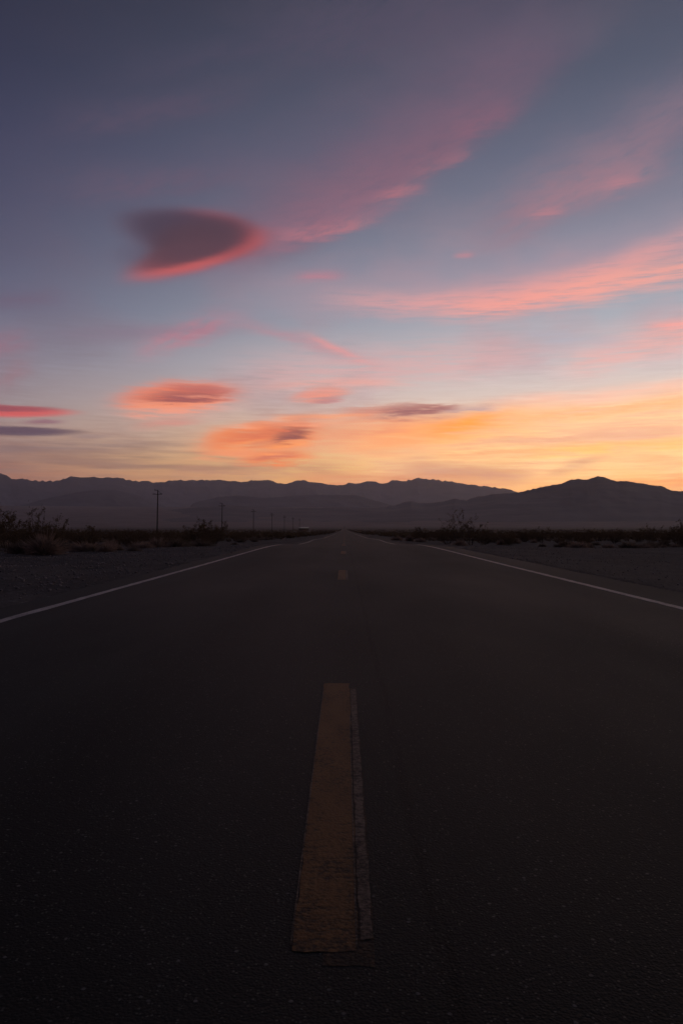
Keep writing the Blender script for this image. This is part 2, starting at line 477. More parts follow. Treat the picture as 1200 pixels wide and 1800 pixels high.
# ------------------------------------------------------------------ materials
# asphalt
mat_road, nt, b, t = material('asphalt', 0.75, 0.165)
g = t.outputs['Object']
X, Y, Z = xyz(nt, g)
vo = nt.nodes.new('ShaderNodeTexVoronoi'); nt.links.new(g, vo.inputs['Vector']); vo.inputs['Scale'].default_value = 130
vo2 = nt.nodes.new('ShaderNodeTexVoronoi'); nt.links.new(g, vo2.inputs['Vector']); vo2.inputs['Scale'].default_value = 75
ch = nt.nodes.new('ShaderNodeSeparateColor'); nt.links.new(vo.outputs['Color'], ch.inputs[0])
ch2 = nt.nodes.new('ShaderNodeSeparateColor'); nt.links.new(vo2.outputs['Color'], ch2.inputs[0])
cell = S(nt, ch.outputs[0]); cell2 = S(nt, ch2.outputs[1])
stone = cell.step(0.86, 0.97) * S(nt, vo.outputs['Distance']).step(0.55, 0.2)
stone2 = cell2.step(0.965, 0.995) * S(nt, vo2.outputs['Distance']).step(0.5, 0.2)
nz = noise(nt, g, 260, 3, 0.6)
patchy = noise(nt, comb(nt, X * 0.5, Y * 0.12), 1.0, 4, 0.55)
along = noise(nt, comb(nt, X * 1.5, Y * 0.012), 1.0, 2, 0.5)
wheel = ((X - 1.75).m('ABSOLUTE') - 0.8).m('ABSOLUTE').step(0.55, 0.1) + ((X + 1.75).m('ABSOLUTE') - 0.8).m('ABSOLUTE').step(0.55, 0.1)
blot = noise(nt, comb(nt, X * 1.1, Y * 0.35, 4.0), 1.0, 6, 0.6).step(0.30, 0.70)
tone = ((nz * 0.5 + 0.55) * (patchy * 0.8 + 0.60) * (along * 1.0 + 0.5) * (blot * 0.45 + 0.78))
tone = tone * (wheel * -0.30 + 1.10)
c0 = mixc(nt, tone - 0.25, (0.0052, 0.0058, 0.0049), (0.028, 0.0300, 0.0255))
# the faint paving seam beside the centre line, ravelled and uneven
wob = (noise(nt, comb(nt, Y * 0.8, 3.0), 1.0, 4) - 0.5) * 0.05 + (noise(nt, comb(nt, Y * 9.0, 7.0), 1.0, 4) - 0.5) * 0.02
seam = (X - 0.222 - wob).m('ABSOLUTE').step(0.034, 0.004) * noise(nt, comb(nt, X * 40, Y * 3.0, 5.0), 1.0, 4).step(0.30, 0.62)
c0 = mixc(nt, seam * 0.75, c0, (0.0035, 0.0036, 0.0033))
c0 = mixc(nt, stone * 0.75, c0, (0.14, 0.135, 0.115))
c0 = mixc(nt, stone2 * 0.8, c0, (0.17, 0.165, 0.155))
nt.links.new(c0, b.inputs['Base Color'])
nt.links.new((patchy * 0.3 + 0.60).s, b.inputs['Roughness'])
h = S(nt, vo.outputs['Distance']) * -1.0 + nz * 0.5 + S(nt, vo2.outputs['Distance']) * -0.5
bump(nt, b, h, 0.32, 0.004)


def paint(name, c_new, c_worn, thr, scale=60, rough=0.72, near=0.06, spec=0.15):
    m, nt, b, t = material(name, rough, spec)
    g = t.outputs['Object']
    X, Y, Z = xyz(nt, g)
    n1 = noise(nt, g, scale, 5, 0.65)
    n2 = noise(nt, comb(nt, X * 2.0, Y * 0.7), 3.0, 4, 0.6)
    n3 = noise(nt, comb(nt, X * 8, Y * 55.0), 1.0, 3, 0.6)
    ph = (Y - 1.7).m('FLOORED_MODULO', 12.2)              # more of the worn colour towards the near end of every dash
    wear = (n1 * 0.55 + n2 * 0.3 + n3 * 0.25 + ph.step(1.3, 0.0) * near).step(thr - 0.08, thr + 0.09)
    tone = noise(nt, comb(nt, X * 4.0, Y * 1.3, 3.0), 2.0, 5, 0.6)
    c = mixc(nt, tone.step(0.3, 0.7), tuple(v * 0.78 for v in c_new), c_new)
    c = mixc(nt, wear, c, c_worn)
    nt.links.new(c, b.inputs['Base Color'])
    vo = nt.nodes.new('ShaderNodeTexVoronoi'); nt.links.new(g, vo.inputs['Vector']); vo.inputs['Scale'].default_value = 95
    bump(nt, b, S(nt, vo.outputs['Distance']) * -1.0 - wear * 0.6, 0.45, 0.003)
    return m


mat_yellow = paint('worn_yellow_paint', (0.29, 0.142, 0.050), (0.070, 0.045, 0.027), 0.62)
mat_yellow_old = paint('old_yellow_paint', (0.095, 0.055, 0.030), (0.032, 0.024, 0.017), 0.56, near=0.05)
mat_pale = paint('pale_worn_paint', (0.28, 0.20, 0.14), (0.065, 0.047, 0.034), 0.57)
mat_white = paint('worn_white_paint', (0.66, 0.57, 0.50), (0.16, 0.14, 0.125), 0.60, 30, 0.6, near=0.0, spec=0.32)

# desert ground
mat_ground, nt, b, t = material('desert_ground', 0.95, 0.2)
g = t.outputs['Object']
X, Y, Z = xyz(nt, g)
n1 = noise(nt, g, 0.35, 6, 0.6); n2 = noise(nt, g, 9, 5, 0.7); n3 = noise(nt, g, 0.004, 5, 0.6)
vo = nt.nodes.new('ShaderNodeTexVoronoi'); nt.links.new(g, vo.inputs['Vector']); vo.inputs['Scale'].default_value = 14
chg = nt.nodes.new('ShaderNodeSeparateColor'); nt.links.new(vo.outputs['Color'], chg.inputs[0])
c = mixc(nt, n1.step(0.32, 0.70), (0.052, 0.048, 0.044), (0.132, 0.119, 0.107))
c = mixc(nt, n2.step(0.35, 0.75) * 0.5, c, (0.040, 0.035, 0.035))
c = mixc(nt, S(nt, chg.outputs[0]).step(0.86, 0.98) * 0.6, c, (0.22, 0.20, 0.19))
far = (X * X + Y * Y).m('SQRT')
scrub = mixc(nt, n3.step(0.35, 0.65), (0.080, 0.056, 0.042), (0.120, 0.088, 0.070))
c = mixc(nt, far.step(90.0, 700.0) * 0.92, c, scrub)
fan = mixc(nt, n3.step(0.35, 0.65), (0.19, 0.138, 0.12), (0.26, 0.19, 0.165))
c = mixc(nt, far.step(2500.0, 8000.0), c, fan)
nt.links.new(c, b.inputs['Base Color'])
bump(nt, b, n2 + S(nt, vo.outputs['Distance']) * -0.6, 0.7, 0.05)


def rock_mat(name, a_, b_):
    m, nt, b, t = material(name, 0.95, 0.15)
    g = t.outputs['Object']
    X, Y, Z = xyz(nt, g)
    n = noise(nt, comb(nt, X * 0.0011, Y * 0.0011, Z * 0.006), 1.0, 7, 0.62)
    c = mixc(nt, n.step(0.36, 0.64), a_, b_)
    nt.links.new(c, b.inputs['Base Color'])
    return m


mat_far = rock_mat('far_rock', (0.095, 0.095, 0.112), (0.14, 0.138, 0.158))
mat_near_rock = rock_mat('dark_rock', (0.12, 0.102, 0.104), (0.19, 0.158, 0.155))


def plant_mat(name, a_, b_, scale=6.0, leafy=False):
    m, nt, b, t = material(name, 0.85, 0.2)
    oi = nt.nodes.new('ShaderNodeObjectInfo')
    n = noise(nt, t.outputs['Object'], scale, 3, 0.6)
    f = (n.step(0.3, 0.7) * 0.7 + S(nt, oi.outputs['Random']) * 0.3)
    c = mixc(nt, f, a_, b_)
    nt.links.new(c, b.inputs['Base Color'])
    if leafy:
        tr = nt.nodes.new('ShaderNodeBsdfTranslucent'); nt.links.new(c, tr.inputs['Color'])
        mx = nt.nodes.new('ShaderNodeMixShader'); mx.inputs[0].default_value = 0.4
        nt.links.new(b.outputs[0], mx.inputs[1]); nt.links.new(tr.outputs[0], mx.inputs[2])
        nt.links.new(mx.outputs[0], nt.nodes['Material Output'].inputs['Surface'])
    return m


mat_leaf = plant_mat('olive_leaves', (0.115, 0.078, 0.046), (0.18, 0.128, 0.08), leafy=True)
mat_stem = plant_mat('grey_stems', (0.065, 0.050, 0.042), (0.11, 0.088, 0.074))
mat_dry = plant_mat('dry_straw', (0.26, 0.19, 0.15), (0.42, 0.31, 0.25), leafy=True)
mat_sage = plant_mat('dull_sage', (0.14, 0.108, 0.082), (0.24, 0.185, 0.145), leafy=True)
mat_wood = plant_mat('creosoted_wood', (0.035, 0.028, 0.024), (0.060, 0.048, 0.040), 2.0)
mat_stone = plant_mat('desert_stone', (0.16, 0.14, 0.135), (0.48, 0.43, 0.41), 1.3)
mat_metal, nt, b, t = material('pale_roof_metal', 0.45, 0.5)
c = mixc(nt, noise(nt, t.outputs['Object'], 0.6, 3), (0.55, 0.52, 0.50), (0.72, 0.69, 0.66))
nt.links.new(c, b.inputs['Base Color'])
mat_wall, nt, b, t = material('tan_wall', 0.9, 0.2)
c = mixc(nt, noise(nt, t.outputs['Object'], 0.8, 3), (0.13, 0.11, 0.09), (0.18, 0.15, 0.12))
nt.links.new(c, b.inputs['Base Color'])
mat_porc, nt, b, t = material('brown_porcelain', 0.3, 0.5)
c = mixc(nt, noise(nt, t.outputs['Object'], 3, 2), (0.05, 0.03, 0.02), (0.07, 0.045, 0.03))
nt.links.new(c, b.inputs['Base Color'])

# ------------------------------------------------------------------ ground sheet
az = np.concatenate([np.arange(-180, -32, 4.0), np.arange(-32, 32, 0.14), np.arange(32, 180.1, 4.0)])
rr = np.concatenate([[0.02], np.arange(0.8, 8, 0.6), np.geomspace(8, 160, 210)[0:], np.geomspace(165, 35000, 150)])
A, RR = np.meshgrid(np.radians(az), rr)
gx, gy = RR * np.sin(A), RR * np.cos(A)
gz = ground_z(gx, gy)
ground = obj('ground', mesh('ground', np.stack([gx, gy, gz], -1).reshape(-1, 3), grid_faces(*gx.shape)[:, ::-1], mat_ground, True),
             kind='structure')

# ------------------------------------------------------------------ the road and its markings
ys = np.concatenate([np.arange(-14, 150, 0.25), np.geomspace(150, 6300, 260)])


def road_z(x, y, lift):
    r = np.hypot(x, y)
    return prof(r) + lift + 0.00006 * r


def strip(name, x0, x1, ya, yb, lift, mat, rag=0.0, step=0.0, parent=None, nx=2, freq=9.0, wob=0.0, bow=0.0):
    if step: yy = np.arange(ya, yb + step * 0.5, step)
    else: yy = ys[(ys > ya) & (ys < yb)]; yy = np.concatenate([[ya], yy, [yb]])
    n = len(yy)
    sd = rng.random() * 90
    jl = (fbm(yy * freq + sd, yy * 0 + 3, 4) - 0.47) * 2 * rag
    jr = (fbm(yy * freq + sd, yy * 0 + 30, 4) - 0.47) * 2 * rag
    wv = (fbm(yy * 0.45 + sd, yy * 0 + 50, 4) - 0.47) * 2 * wob
    tt = np.linspace(0, 1, nx)
    xs = (x0 + jl + wv)[:, None] * (1 - tt) + (x1 + jr + wv)[:, None] * tt
    yyy = np.repeat(yy[:, None], nx, 1)
    if bow:                                             # ragged painted ends
        e = (fbm(tt * 6 + sd, tt * 0 + 8, 3) - 0.47) * bow
        yyy[0] += e; yyy[-1] -= e
    zz = road_z(xs, yyy, lift)
    me = mesh(name, np.stack([xs, yyy, zz], -1).reshape(-1, 3), grid_faces(n, nx), mat, False)
    return obj(name, me, parent)


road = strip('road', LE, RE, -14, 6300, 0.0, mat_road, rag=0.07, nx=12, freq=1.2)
road['kind'] = 'structure'
strip('edge_line', -3.50, -3.385, -14, 2600, 0.003, mat_white, rag=0.018, parent=road)
strip('edge_line', 3.845, 3.96, -14, 2600, 0.003, mat_white, rag=0.018, parent=road)
for k in range(-1, 60):
    y0 = 1.80 + 12.2 * k
    up = 0.0 if k < 2 else 0.002
    st = 0.02 if k < 2 else (0.1 if k < 8 else 0.6)
    old = strip('old_dash', -0.045, 0.070, y0 - 0.06, y0 + 2.9, 0.0008 + up, mat_yellow_old, 0.006, st, road, 4, bow=0.02)
    d_ = strip('centre_dash', -0.121, 0.030, y0, y0 + 3.03, 0.0016 + up * 2, mat_yellow, 0.008, st, road, 6, bow=0.03)
    if k < 20:
        strip('pale_stripe', 0.036, 0.066, y0 + 0.05, y0 + 2.86, 0.0023 + up * 3, mat_pale, 0.005, st, road, 3, freq=14, bow=0.02)
    if k < 2:
        strip('paint_ridge', -0.124, -0.1195, y0 + 0.02, y0 + 2.9, 0.0028, mat_pale, 0.0012, st, road, 2, freq=14)
        strip('paint_ridge', 0.026, 0.0295, y0 + 0.02, y0 + 2.2, 0.0028, mat_pale, 0.0012, st, road, 2, freq=14)

# ------------------------------------------------------------------ mountains
def build_range(name, pts, dist, front, rear, z0, mat, side_az, seed, rough=1.0, jag=1.0, label=None):
    """a ridge whose crest follows the given bearings and heights, with gullied slopes before and behind"""
    P = np.array([[math.atan((px - CX) / F), (HY - py) / math.hypot(F, px - CX)] for px, py in pts])
    a0, a1 = P[0, 0] - side_az[0], P[-1, 0] + side_az[1]
    a = np.arange(a0, a1, R(0.075))
    el = np.interp(a, P[:, 0], P[:, 1])
    if side_az[0]:                                       # carry the skyline on outside the frame
        m_ = a < P[0, 0]; el[m_] += (fbm(a[m_] * 26 + seed, a[m_] * 0 + 2, 5) - fbm(P[0, 0] * 26 + seed, 2.0, 5)) * 0.035 * rough
    if side_az[1]:
        m_ = a > P[-1, 0]; el[m_] += (fbm(a[m_] * 26 + seed, a[m_] * 0 + 2, 5) - fbm(P[-1, 0] * 26 + seed, 2.0, 5)) * 0.035 * rough
    px_ = 1 / F
    jg = (fbm(a * 130 + seed, a * 0 + 9, 5, True) - 0.6) * px_ * 5.0 * jag
    fade = np.clip((a - a0) / R(1.5), 0, 1) * np.clip((a1 - a) / R(1.5), 0, 1)
    tt = np.concatenate([np.linspace(-1, 0, 46), np.linspace(0, 1, 16)[1:]])
    Am, T = np.meshgrid(a, tt)
    crest = dist * (1 + 0.05 * (fbm(a * 18 + seed, a * 0 + 5, 3) - 0.5))
    r = crest[None] + np.where(T < 0, T * front, T * rear)
    top = el * crest + EYE
    jag_m = (jg * crest)[None] * np.exp(-(T / 0.06) ** 2)
    shape = np.where(T < 0, (1 - np.abs(T)) ** 1.35, (1 - T) ** 1.2)
    g_ = fbm(Am * dist / 1500 + seed + T * 0.8, r / 2200, 5, True)
    gul = (g_ - 0.75) * 0.42 * np.clip(np.abs(T) * 5, 0, 1) * (1 - np.abs(T)) ** 0.6
    z = z0 + (top[None] - z0) * np.clip(shape + gul * 0.75 * shape ** 0.4, -0.05, None) * np.where(T == 0, 1, 1)
    # nothing before or behind may stand above the crest line
    lim = (el[None] * 0.985) * r + EYE
    z = np.where(np.abs(T) > 1e-6, np.minimum(z, lim), z) + jag_m
    z = z0 - 40 + (z - z0 + 40) * fade[None]
    x_, y_ = r * np.sin(Am), r * np.cos(Am)
    me = mesh(name, np.stack([x_, y_, z], -1).reshape(-1, 3), grid_faces(*z.shape)[:, ::-1], mat, True)
    return obj(name, me, kind='structure')


far_pts = [(0, 833), (8, 835), (20, 842), (32, 841.5), (45, 843), (70, 845), (92, 845.5), (108, 843), (122, 837.5), (135, 839),
           (150, 839), (175, 838.5), (205, 838.5), (220, 842), (236, 845.5), (258, 845.5), (270, 848.5), (285, 846), (300, 845),
           (318, 844), (335, 845), (355, 843.5), (368, 845), (380, 843), (395, 844), (420, 845.5), (445, 845), (455, 843),
           (475, 843.5), (490, 849.5), (505, 850), (520, 845.5), (533, 843.5), (545, 847.5), (560, 849.5), (580, 851.5),
           (600, 851.5), (615, 849), (628, 850.5), (640, 847), (655, 846.5), (668, 849), (680, 848), (690, 844.5), (705, 846),
           (720, 843.5), (735, 840), (750, 842), (775, 844.5), (795, 846.5), (810, 850), (835, 853), (860, 856), (890, 860),
           (907, 864), (960, 874), (1040, 884), (1200, 890)]
near_pts = [(590, 899), (640, 896), (665, 893), (700, 886.5), (712, 882.5), (722, 880.5), (735, 883), (745, 884.5), (762, 884), (780, 881),
            (798, 876.5), (810, 878.5), (820, 878.5), (840, 873), (870, 868), (895, 866.5), (910, 865.5), (922, 863), (935, 860), (960, 854),
            (985, 850.5), (1003, 843.5), (1015, 842), (1030, 843.5), (1050, 837), (1065, 840), (1085, 846), (1100, 845.5),
            (1120, 849), (1145, 852.5), (1160, 853.5), (1178, 862), (1200, 863.5)]
hillL_pts = [(-40, 900), (40, 888), (80, 876), (110, 870), (135, 865), (165, 861.5), (200, 861), (225, 865.5), (250, 873), (275, 884), (300, 893), (330, 903)]
hillM_pts = [(300, 899), (330, 889), (355, 880), (385, 873), (420, 871), (450, 874), (480, 875), (515, 871), (560, 869.5), (628, 870.5),
             (655, 879), (685, 887), (730, 894)]
hillR_pts = [(-80, 905), (20, 902), (140, 904), (260, 900), (330, 893), (400, 888), (470, 892), (540, 893), (620, 892), (700, 895), (760, 900)]
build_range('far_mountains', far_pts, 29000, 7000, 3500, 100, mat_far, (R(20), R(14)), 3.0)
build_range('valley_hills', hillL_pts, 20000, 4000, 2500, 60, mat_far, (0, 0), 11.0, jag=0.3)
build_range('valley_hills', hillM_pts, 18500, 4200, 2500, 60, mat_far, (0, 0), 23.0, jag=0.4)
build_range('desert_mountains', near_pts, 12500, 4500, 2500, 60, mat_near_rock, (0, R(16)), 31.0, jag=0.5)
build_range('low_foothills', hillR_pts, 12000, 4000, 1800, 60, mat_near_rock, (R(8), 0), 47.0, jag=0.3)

# ------------------------------------------------------------------ plants
def tube(Vv, Ff, p0, p1, r0, r1, k=3):
    p0 = np.array(p0, float); p1 = np.array(p1, float)
    d = p1 - p0; d /= np.linalg.norm(d) + 1e-9
    a = np.cross(d, (0.31, 0.2, 0.93)); a /= np.linalg.norm(a) + 1e-9
    c = np.cross(d, a); n = len(Vv)
    for p, r_ in ((p0, r0), (p1, r1)):
        for i in range(k):
            q = 2 * math.pi * i / k
            Vv.append(p + r_ * (a * math.cos(q) + c * math.sin(q)))
    for i in range(k):
        Ff.append((n + i, n + (i + 1) % k, n + k + (i + 1) % k, n + k + i))
    Ff.append(tuple(n + i for i in range(k))[::-1]); Ff.append(tuple(n + k + i for i in range(k)))


def creosote(seed, hgt=1.6, spread=1.0, leaves=1000, stems=22, leaf=0.045, airy=0.0):
    """many stems fanning from one root, leaves gathered round the tips"""
    rs = np.random.default_rng(seed)
    V1, F1, V2, F2, tips = [], [], [], [], []
    for s in range(stems):
        a = rs.uniform(0, 2 * math.pi); lean = rs.uniform(0.1, 0.95) * spread
        L = hgt * rs.uniform(0.6, 1.05) * (1 - 0.25 * lean * 0.6)
        p = np.array([math.cos(a) * 0.08, math.sin(a) * 0.08, -0.05]); d = np.array([math.cos(a) * lean, math.sin(a) * lean, 1.0])
        d /= np.linalg.norm(d)
        rad = 0.014; seg = 5
        for k in range(seg):
            q = p + d * L / seg
            tube(V1, F1, p, q, rad, rad * 0.75)
            if k >= 1:
                for _ in range(2 if k < 4 else 3):
                    b_ = d + rs.normal(0, 0.5, 3); b_[2] = abs(b_[2]); b_ /= np.linalg.norm(b_)
                    l2 = L * rs.uniform(0.12, 0.26); e = q + b_ * l2
                    tube(V1, F1, q, e, rad * 0.5, rad * 0.25)
                    tips.append((q, e, k))
            p = q; rad *= 0.75
            d = d + rs.normal(0, 0.16, 3) + np.array([0, 0, 0.05]); d /= np.linalg.norm(d)
    tips_w = np.array([t_[2] for t_ in tips], float) + 0.4
    tips_w *= rs.uniform(0.1, 1.0, len(tips)) ** (1 + airy)
    idx = rs.choice(len(tips), leaves, p=tips_w / tips_w.sum())
    Q = np.array([t_[0] for t_ in tips])[idx]; E = np.array([t_[1] for t_ in tips])[idx]; m = len(idx)
    c_ = Q + (E - Q) * rs.uniform(0.25, 1.15, (m, 1)) + rs.normal(0, 0.035, (m, 3))
    c_[:, 2] = np.maximum(c_[:, 2], 0.02)
    u = rs.normal(0, 1, (m, 3)); u /= np.linalg.norm(u, axis=1)[:, None]
    w_ = np.cross(u, rs.normal(0, 1, (m, 3))); w_ /= np.linalg.norm(w_, axis=1)[:, None]
    s_ = leaf * rs.uniform(0.6, 1.4, (m, 1))
    V2 = np.stack([c_ - u * s_, c_ + w_ * s_ * 0.5, c_ + u * s_, c_ - w_ * s_ * 0.5], 1).reshape(-1, 3)
    F2 = np.arange(4 * m).reshape(-1, 4)
    return mesh('branches', V1, F1, mat_stem), mesh('foliage', V2, F2, mat_leaf)


def tussock(seed, hgt=0.5, wid=0.55, blades=520, mat=mat_dry):
    """a low rounded clump of dry twigs and blades"""
    rs = np.random.default_rng(seed); Vv, Ff = [], []
    for _ in range(blades):
        a = rs.uniform(0, 2 * math.pi); el_ = math.asin(rs.uniform(0.02, 1.0))
        dr = np.array([math.cos(a) * math.cos(el_) * wid, math.sin(a) * math.cos(el_) * wid, math.sin(el_) * hgt])
        k = rs.uniform(0.72, 1.06) * (1 + 0.14 * math.sin(3 * a + seed) + 0.1 * math.sin(5 * a + 2 * seed))
        tip = dr * k; st = dr * rs.uniform(0.1, 0.5) * k
        sd = np.cross(dr, rs.normal(0, 1, 3)); sd /= np.linalg.norm(sd); sd *= rs.uniform(0.006, 0.013)
        tip = tip + rs.normal(0, 0.03, 3); tip[2] = max(tip[2], 0.01); n = len(Vv)
        mid = (tip + st) / 2 + rs.normal(0, 0.02, 3)
        Vv += [st - sd, st + sd, mid + sd, mid - sd, tip]
        Ff += [(n, n + 1, n + 2, n + 3), (n + 3, n + 2, n + 4)]
    return mesh('dry_clump', Vv, Ff, mat)


CRE = [creosote(100 + i, h_, s_, l_, n_, 0.034, a_) for i, (h_, s_, l_, n_, a_) in enumerate(
    [(1.6, 1.0, 2300, 26, 0.2), (1.4, 1.2, 2300, 24, 0.2), (1.8, 0.8, 1700, 20, 0.9), (1.2, 1.3, 2200, 24, 0.1), (1.9, 0.9, 900, 18, 1.6)])]
TUS = [tussock(7, 0.50, 0.60), tussock(8, 0.42, 0.68), tussock(9, 0.55, 0.50), tussock(10, 0.45, 0.6, 520, mat_sage), tussock(12, 0.38, 0.7, 520, mat_sage)]


def gz1(x, y): return float(ground_z(np.array([x]), np.array([y]))[0])


def at(px, d):
    """the point on the ground at a bearing and distance"""
    return (px - CX) / F * d, d


def shrub(x, y, kind, sc, label, group=None, parts=True, sz=None):
    br, fo = CRE[kind]
    t_ = empty('desert_shrub', (x, y, gz1(x, y) - 0.03), random.uniform(0, 6.28), label=label, category='shrub')
    t_.scale = (sc, sc, sz or sc)
    if group: t_['group'] = group
    obj('branches', br, t_); obj('foliage', fo, t_)
    return t_


def clump(x, y, kind, sc, label, group=None):
    t_ = obj('dry_clump', TUS[kind], None, (x, y, gz1(x, y) - 0.03), label=label, category='bush')
    t_.rotation_euler.z = random.uniform(0, 6.28); t_.scale = (sc, sc, sc * random.uniform(0.85, 1.2))
    if group: t_['group'] = group
    return t_


G_L, G_R = 'dark shrubs left of the road', 'dark shrubs right of the road'
P_L, P_R = 'pale dry bushes left of the road', 'pale dry bushes right of the road'
# the ones that can be singled out
big = [
    (14, 37, 2, 1.16, 'tall dark shrub with upright twigs cut by the left edge of the photo', G_L),
    (-22, 35, 0, 1.15, 'dense dark shrub half outside the frame at the far left', G_L),
    (66, 40, 4, 1.12, 'thin tall twiggy shrub just right of the leftmost tall shrub', G_L),
    (98, 44, 1, 1.15, 'rounded dark shrub with spiky twigs on top behind a pale bush', G_L),
    (45, 42, 3, 1.25, 'wide dark low shrub between two tall twiggy shrubs at the left', G_L),
    (150, 50, 3, 1.3, 'dark rounded shrub at the right end of the leftmost thicket', G_L),
    (352, 82, 1, 1.75, 'dark shrub mass standing before the second utility pole', G_L),
    (378, 80, 0, 1.40, 'bushy dark shrub with curled twigs at the foot of the second utility pole', G_L),
    (332, 86, 3, 1.30, 'low dark shrub at the left end of the mass by the second pole', G_L),
    (806, 66, 4, 1.55, 'tall airy bare-twigged shrub, highest right of the road', G_R),
    (826, 69, 2, 1.22, 'leafy shrub just right of the tallest bare shrub beyond the right verge', G_R),
    (785, 72, 1, 1.15, 'dark shrub just left of the tallest bare shrub right of the road', G_R),
    (742, 90, 3, 1.50, 'rounded dark shrub apart on the right, nearest the road', G_R),
    (848, 74, 3, 1.25, 'low dark shrub to the right of the tall leafy pair', G_R),
    (1192, 68, 0, 1.30, 'dark shrub rising at the right edge of the photo', G_R),
    (1218, 66, 2, 1.45, 'tall shrub half outside the right edge of the photo', G_R),
]
for px, d, k, sc, lab, gr in big:
    x, y = at(px, d); shrub(x, y, k, sc, lab, gr)
pale = [
    (78, 33, 0, 1.75, 'large pale dry bush on the gravel in front of the left thicket', P_L),
    (42, 34, 3, 1.35, 'dull grey bush to the left of the large pale dry bush', P_L),
    (152, 38, 1, 1.55, 'tan dry bush at the right foot of the left thicket', P_L),
    (118, 41, 4, 1.4, 'greyish bush squeezed between the two biggest pale bushes', P_L),
    (248, 47, 1, 1.35, 'left one of two pale bushes under the nearest utility pole', P_L),
    (276, 49, 0, 1.55, 'pale straw bush directly below the nearest utility pole', P_L),
    (308, 50, 3, 1.45, 'dull olive bush just right of the nearest utility pole', P_L),
    (357, 56, 4, 1.35, 'grey bush in front of the dark shrub mass by the second pole', P_L),
    (808, 60, 0, 1.15, 'small pale bush at the foot of the tallest right-hand shrub', P_R),
    (698, 92, 1, 1.5, 'pale flat tuft beside the right edge of the road, nearest the vanishing point', P_R),
    (719, 90, 2, 1.3, 'small pale upright tuft second beyond the right edge line', P_R),
    (739, 84, 1, 1.2, 'pale low tuft in front of the lone rounded dark shrub', P_R),
]
for px, d, k, sc, lab, gr in pale:
    x, y = at(px, d); clump(x, y, k, sc, lab, gr)

# the rest of the shrub belt, single plants nobody could tell apart
taken = [at(b_[0], b_[1]) for b_ in big + pale]
def free(x, y, m):
    for a_, c_ in taken:
        if (a_ - x) ** 2 + (c_ - y) ** 2 < m * m: return False
    taken.append((x, y)); return True


def where(what, px, d, near, mid):
    row = 'front rows' if d < near else ('middle rows' if d < mid else 'back rows')
    if px < 0: q = 'left of the photo edge'
    elif px < 160: q = 'around the leftmost thicket'
    elif px < 277: q = 'left of the nearest pole'
    elif px < 391: q = 'between the nearest and second poles'
    elif px < 478: q = 'between the second and fourth poles'
    elif px < 605: q = 'right of the fourth pole'
    elif px < 780: q = 'left of the tallest right-hand shrub'
    elif px < 860: q = 'around the tallest right-hand shrub'
    elif px < 1040: q = 'left of the dark summit'
    elif px < 1200: q = 'right of the dark summit'
    else: q = 'at the right photo edge'
    return '%s in the %s %s' % (what, row, q)


nb = {'L': 0, 'R': 0}
tries = 0
while nb['L'] + nb['R'] < 270 and tries < 20000:
    tries += 1
    d = 34 + 190 * random.random() ** 1.25
    px = random.uniform(-60, 1260); x, y = at(px, d)
    if not (x < -10.5 - random.random() * 4 or x > 12.5 + random.random() * 4): continue
    if x > 0 and d < 62: continue
    if x < 0 and d < 52 and x > -17: continue
    if not free(x, y, 1.7): continue
    sd = 'L' if x < 0 else 'R'; nb[sd] += 1
    k = random.choice([0, 1, 1, 3, 3, 0, 2]); sc = random.uniform(0.65, 1.05) * (1.08 if random.random() < 0.1 else 1) * (1.0 if d > 60 else 0.8)
    lab = where('dark olive desert shrub', px, d, 60, 110)
    shrub(x, y, k, sc, lab, G_L if sd == 'L' else G_R)
nc = 0; tries = 0
while nc < 190 and tries < 20000:
    tries += 1
    d = 32 + 100 * random.random() ** 1.3
    px = random.uniform(-60, 1260); x, y = at(px, d)
    if x < 0 and not (x < -8.5 - random.random() * 3.5): continue
    if x > 0 and not (x > 10.0 + random.random() * 5 and d > 46): continue
    if not free(x, y, 0.9): continue
    nc += 1
    lab = where('low greyish dry bush', px, d, 55, 80)
    clump(x, y, random.choice([3, 4, 3, 4, 0, 1]), random.uniform(0.6, 1.25), lab, P_L if x < 0 else P_R)

